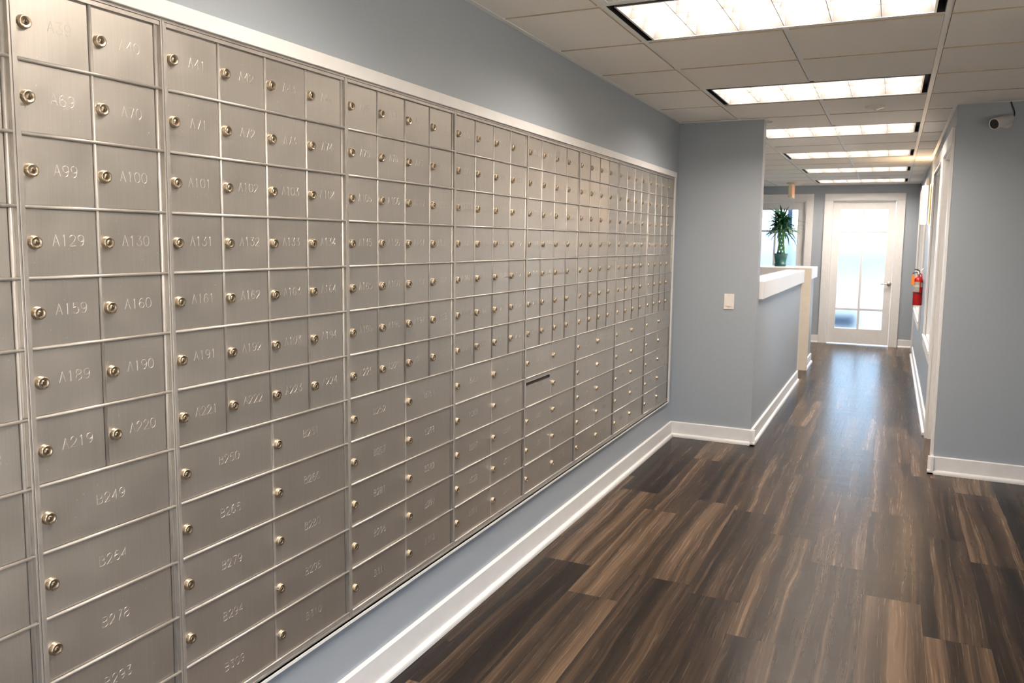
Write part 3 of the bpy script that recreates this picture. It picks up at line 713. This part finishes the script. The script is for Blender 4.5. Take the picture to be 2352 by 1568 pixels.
def num_main(u):
    def f(r, c):
        if r < 7: return 'A%d' % (39+30*r+(c if u == 1 else 2+4*(u-2)+c))
        n = BST[r]
        if u == 1: return 'B%d' % n
        k = 1+2*(u-2)+c
        if r == 8:
            if u == 5 and c == 0: return 'MAIL SLOT'
            if u > 5 or (u == 5 and c == 1): k -= 1
        return 'B%d' % (n+k)
    return f
mailbox_unit(.5270-UW, 4, num_left, 'aluminium mailbox unit cut off by the left edge of the picture, left of door A39', 2)
mailbox_unit(.5270, 2, num_main(1), 'narrow two column aluminium mailbox unit with doors A39 and A40 on top', 2)
for u in range(2, 9):
    a = 41+4*(u-2)
    extra = {5: ' and the open mail slot', 8: ', beside the wall stub'}.get(u, '')
    mailbox_unit(U0+(u-2)*UW, 4, num_main(u), 'aluminium mailbox unit topped by doors A%d to A%d%s' % (a, a+3, extra), 2)

# ------------------------------------------------------------------ light switch
root = empty('light_switch', (.4175, YS, 1.0815), 'white rocker light switch on the grey wall stub', 'light switch')
b = MB(); x, z = .4175, 1.0815; b.box(x-.0375, x+.0375, YS-.006, YS-.0003, z-.0585, z+.0585, 'plastic'); part(b, 'switch_plate', root, .0025)
b = MB(); y = YS-.006
b.quad([(x-.0165, y-.0005, z+.033), (x+.0165, y-.0005, z+.033), (x+.0165, y-.0060, z-.033), (x-.0165, y-.0060, z-.033)], 'plastic')
b.quad([(x-.0165, y-.0060, z-.033), (x+.0165, y-.0060, z-.033), (x+.0165, y+.001, z-.0345), (x-.0165, y+.001, z-.0345)], 'plastic')
for s_ in (-1, 1): b.quad([(x+s_*.0165, y-.0005, z+.033), (x+s_*.0165, y-.006, z-.033), (x+s_*.0165, y+.001, z-.0345), (x+s_*.0165, y+.001, z+.033)], 'plastic')
part(b, 'rocker', root)
for s_ in (-1, 1):
    b = MB(); b.lathe([(.0032, 0), (.003, -.0012), (0, -.0014)], (x, y, z+s_*.048), (0, 1, 0), 'nickel', 12, False, False); part(b, 'screw', root)

# ------------------------------------------------------------------ security camera
cx, cz = 2.085, 2.288
root = empty('security_camera', (2.100, YF, 2.294), 'white bullet security camera high on the grey wall at right', 'security camera')
d = Vector((-.60, -.72, -.28)).normalized(); p0 = Vector((2.100, YF-.070, 2.299))
b = MB(); b.lathe([(.014, -.030), (.026, -.022), (.030, -.005), (.031, .03), (.033, .07), (.0345, .11), (.0345, .135), (.031, .139), (.029, .134)], p0-d*.03, d, 'bullet', 28, True, False)
part(b, 'camera_body', root)
b = MB(); b.lathe([(.029, .1), (.029, .103)], p0, d, 'blackp', 28); b.lathe([(.011, .1035), (.009, .106), (.0, .107)], p0, d, 'lens', 20, False, False)
part(b, 'lens', root, label='black round lens face')
b = MB(); b.lathe([(.034, 0), (.034, -.010), (.020, -.016), (.012, -.020)], (2.115, YF-.0002, 2.288), (0, 1, 0), 'bullet', 24)
b.tube([(2.115, YF-.018, 2.288), (2.112, YF-.040, 2.288), (2.106, YF-.066, 2.294)], .011, 'bullet', 12); part(b, 'mount', root)
b = MB(); q = p0-d*.058
b.tube([tuple(q+d*.03), (q.x+.006, q.y+.005, q.z+.002), (q.x+.016, YF-.016, q.z+.012), (q.x+.019, YF-.011, q.z+.030), (q.x+.014, YF-.009, q.z+.052), (q.x+.004, YF-.008, q.z+.076), (q.x-.003, YF-.008, q.z+.100), (q.x-.005, YF-.008, H-.006)], .0040, 'blackp', 10)
part(b, 'cable', root, label='thin black cable going up into the ceiling')

# ------------------------------------------------------------------ fire extinguisher
ex, ey = XR-.052, 9.45; zb = .862
root = empty('fire_extinguisher', (ex, ey, zb), 'red fire extinguisher with orange tag hanging on the right corridor wall', 'fire extinguisher')
b = MB(); b.lathe([(.040, 0), (.046, .004), (.0485, .012), (.0485, .265), (.046, .285), (.036, .305), (.020, .318), (.016, .325)], (ex, ey, zb), (0, 0, 1), 'red', 32); part(b, 'tank', root)
b = MB(); b.lathe([(.0494, .128), (.0494, .140)], (ex, ey, zb), (0, 0, 1), 'blackp', 32, False, False); part(b, 'strap_band', root, label='black strap round the tank')
def arcpatch(a0, a1, z0, z1, m, r=.0490):
    b = MB()
    for q in range(10):
        t0, t1 = math.radians(a0+(a1-a0)*q/10), math.radians(a0+(a1-a0)*(q+1)/10)
        b.quad([(ex+r*math.cos(t0), ey+r*math.sin(t0), zb+z0), (ex+r*math.cos(t1), ey+r*math.sin(t1), zb+z0), (ex+r*math.cos(t1), ey+r*math.sin(t1), zb+z1), (ex+r*math.cos(t0), ey+r*math.sin(t0), zb+z1)], m, True)
    return b
part(arcpatch(175, 285, .150, .205, 'label'), 'label', root); part(arcpatch(175, 285, .205, .225, 'labelw'), 'label', root); part(arcpatch(175, 285, .225, .262, 'label'), 'label', root)
part(arcpatch(300, 350, .205, .255, 'label'), 'label', root)
b = MB(); b.lathe([(.015, .322), (.015, .345), (.011, .350), (.011, .375), (0, .376)], (ex, ey, zb), (0, 0, 1), 'chrome', 16); b.lathe([(.012, 0), (.012, .018), (0, .019)], (ex, ey-.012, zb+.352), (0, -1, 0), 'chrome', 14); part(b, 'valve', root)
b = MB(); b.tube([(ex+.012, ey, zb+.358), (ex-.03, ey-.004, zb+.362), (ex-.06, ey-.006, zb+.352)], .0055, 'blackp', 8); b.tube([(ex+.012, ey, zb+.374), (ex-.010, ey-.004, zb+.392), (ex-.045, ey-.006, zb+.398)], .006, 'blackp', 8); part(b, 'handle', root, label='black squeeze handle')
b = MB(); b.tube([(ex+.012, ey-.01, zb+.352), (ex+.028, ey-.02, zb+.345), (ex+.032, ey-.026, zb+.31), (ex+.028, ey-.034, zb+.26)], .007, 'red', 8); part(b, 'nozzle', root)
b = MB(); b.box(ex-.068, ex-.040, ey-.055, ey-.0535, zb+.225, zb+.335, 'orange'); part(b, 'inspection_tag', root, label='orange inspection tag')
b = MB(); b.tube([(ex-.028, ey-.01, zb+.352), (ex-.045, ey-.04, zb+.345), (ex-.053, ey-.054, zb+.332)], .0015, 'chrome', 6); part(b, 'tag_wire', root)
root2 = empty('extinguisher_hook', (XR, ey, 1.225), 'small wire wall hook behind the fire extinguisher neck', 'wall hook')
b = MB(); b.box(XR-.003, XR-.0003, ey-.012, ey+.012, 1.20, 1.29, 'chrome'); b.tube([(XR-.003, ey, 1.272), (XR-.018, ey, 1.262), (XR-.034, ey, 1.238), (XR-.045, ey, 1.230)], .0028, 'chrome', 8); part(b, 'bracket', root2)

# ------------------------------------------------------------------ wall sconce
sy, sz0, sz1 = 8.93, 1.745, 2.135
root = empty('wall_sconce', (XR, sy, (sz0+sz1)/2), 'glowing frosted glass wall sconce with gold clips on the right corridor wall', 'wall lamp')
b = MB(); b.box(XR-.012, XR-.0003, sy-.095, sy+.095, sz0-.01, sz1+.012, 'brass'); part(b, 'back_plate', root, .002)
b = MB(); n = 14; pr_ = []
for q in range(n+1):
    a = -PI/2+PI*q/n; pr_.append((XR-.032-.055*math.cos(a)**.7 if math.cos(a) > 1e-6 else XR-.032, sy+.085*math.sin(a)))
for (p, q) in zip(pr_, pr_[1:]):
    b.quad([(p[0], p[1], sz0), (q[0], q[1], sz0), (q[0], q[1], sz1), (p[0], p[1], sz1)], 'shade', True)
    b.quad([(p[0]+.004*(1 if p[0] < XR-.04 else 0), p[1], sz1), (q[0]+.004*(1 if q[0] < XR-.04 else 0), q[1], sz1), (q[0], q[1], sz1), (p[0], p[1], sz1)], 'shade')
part(b, 'glass_shade', root)
for zc in (sz0+.03, sz1-.03):
    for s_ in (-1, 1):
        yy = sy+s_*.062; xx = XR-.072; b = MB(); b.lathe([(.006, 0), (.006, .006), (.003, .009)], (xx, yy, zc), (-.75, s_*.66, 0), 'brass', 12); part(b, 'clip', root, label='gold clip')
for zc, e_ in ((sz1-.02, 9), (sz0+.02, 4)):
    ld = bpy.data.lights.new('sconce_bulb', 'POINT'); ld.energy = e_; ld.color = (1, .66, .36); ld.shadow_soft_size = .02
    lo = bpy.data.objects.new('sconce_bulb', ld); COL.objects.link(lo); lo.parent = root; lo.location = (-.038, 0, zc-(sz0+sz1)/2+(.03 if zc > 2 else -.03))

# ------------------------------------------------------------------ exit sign
xx, yy = .111, 12.10
root = empty('exit_sign', (xx, yy, H-.004), 'small beige exit sign with red letters hanging edge-on from the ceiling', 'exit sign')
b = MB(); b.lathe([(.075, 0), (.075, -.012), (.06, -.02)], (xx, yy, H-.004), (0, 0, 1), 'beige', 20); b.lathe([(.012, -.018), (.012, -.035)], (xx, yy, H-.004), (0, 0, 1), 'beige', 10); part(b, 'canopy', root)
b = MB(); b.box(xx-.028, xx+.028, yy-.16, yy+.16, H-.225, H-.035, 'beige'); part(b, 'sign_box', root, .004)
b = MB(); k = 'exitred'
for i, ch in enumerate('EXIT'):
    for st in GLY[ch]:
        pts = [(yy-.115+i*.062+px*.04, H-.185+py*.11) for px, py in st]
        for p, q in zip(pts, pts[1:]):
            dd = Vector((q[0]-p[0], q[1]-p[1])).normalized(); n = (-dd.y*.007, dd.x*.007)
            b.quad([(xx+.0288, p[0]-n[0], p[1]-n[1]), (xx+.0288, q[0]-n[0], q[1]-n[1]), (xx+.0288, q[0]+n[0], q[1]+n[1]), (xx+.0288, p[0]+n[0], p[1]+n[1])], k)
part(b, 'lettering', root, label='red letters EXIT')

# ------------------------------------------------------------------ potted plant
px_, py_ = .228, 10.22; z0 = CT
root = empty('potted_plant', (px_, py_, z0), 'braided lucky bamboo in a dark teal pot on the white counter cap', 'potted plant')
b = MB(); b.lathe([(.062, 0), (.070, .004), (.074, .035), (.066, .036), (.082, .150), (.086, .152), (.087, .162), (.080, .162), (.076, .148)], (px_, py_, z0+.0005), (0, 0, 1), 'pot', 28, True, False); part(b, 'pot', root)
b = MB(); b.lathe([(.077, .145), (.04, .150), (0, .151)], (px_, py_, z0), (0, 0, 1), 'soil', 20, False, False); part(b, 'soil', root)
zs, ze = z0+.145, z0+.55
for sgn in (1, -1):
    for q in range(6):
        b = MB(); pts = []
        for s_ in range(25):
            f = s_/24; r_ = .052-.026*math.sin(PI*min(1, f*1.25))*1.0+.0*f; r_ = .050*(1-.45*math.sin(PI*f)**1.0) if f < .9 else .034
            a = 2*PI*q/6+sgn*f*PI*1.5; pts.append((px_+r_*math.cos(a), py_+r_*math.sin(a), zs+(ze-zs)*f))
        b.tube(pts, .0075, 'stalk', 8); part(b, 'stalk', root)
b = MB(); rl = random.Random(5)
for q in range(230):
    a = rl.random()*2*PI; zt_ = ze-.12+rl.random()*.17; ln = rl.uniform(.17, .30); el = rl.uniform(-.35, 1.15); wd = rl.uniform(.012, .020)
    if zt_ > ze: el = rl.uniform(.4, 1.3)
    p = Vector((px_+.02*math.cos(a), py_+.02*math.sin(a), zt_)); hd = Vector((math.cos(a), math.sin(a), 0)); side = Vector((-math.sin(a), math.cos(a), 0)); prev = None
    for s_ in range(8):
        f = s_/7; wv = wd*math.sin(PI*min(.97, max(.12, f*.9+.08)))*(1-f*.4); l_, r_ = p-side*wv, p+side*wv
        mid = p-Vector((0, 0, wv*.35))
        if prev: b.quad([prev[0], l_, mid, prev[2]], 'leaf', True); b.quad([prev[2], mid, r_, prev[1]], 'leaf', True)
        prev = (l_, r_, mid); e_ = el-f*1.5*(.5+.5*rl.random()); p = p+(hd*math.cos(e_)+Vector((0, 0, 1))*math.sin(e_))*ln/7
part(b, 'foliage', root)

# ------------------------------------------------------------------ outdoors beyond the doors and windows
b = MB(); b.quad([(-30, YE+.12, -.06), (30, YE+.12, -.06), (30, 60, -.06), (-30, 60, -.06)], 'asphalt'); b.quad([(-30, -40, -.06), (30, -40, -.06), (30, YB-.12, -.06), (-30, YB-.12, -.06)], 'paving'); b.quad([(XLR+.12, YB-.12, -.06), (30, YB-.12, -.06), (30, 5.486, -.06), (XLR+.12, 5.486, -.06)], 'paving'); b.quad([(XO+.12, 5.486, -.06), (30, 5.486, -.06), (30, YE+.12, -.06), (XO+.12, YE+.12, -.06)], 'paving')
struct(b, 'ground', 'bluish paving outside the doors')
b = MB(); b.box(-.42, -.34, 16.4, 16.48, -.06, 3.4, 'bluepost'); o = b.build('porch_post'); tag(o, 'dark blue post outdoors seen through the upper left pane of the left door', 'post')

b = MB(); b.box(-.3, XLR+1.0, YB-1.1, YB-.12, 2.62, 2.74, 'white'); b.box(XLR+.12, XLR+1.0, YB-.12, YF, 2.62, 2.74, 'white'); struct(b, 'canopy', None)  # unseen outdoor canopy, added to keep sky light off the added windows
b = MB(); b.box(-2.2, .95, 16.0, 16.25, -.06, .17, 'lowwall'); b.box(-2.24, .99, 15.96, 16.29, .17, .21, 'lowwall'); o = b.build('low_wall'); tag(o, 'low dark blue wall outdoors behind the frosted glass of the end doors', 'low wall')
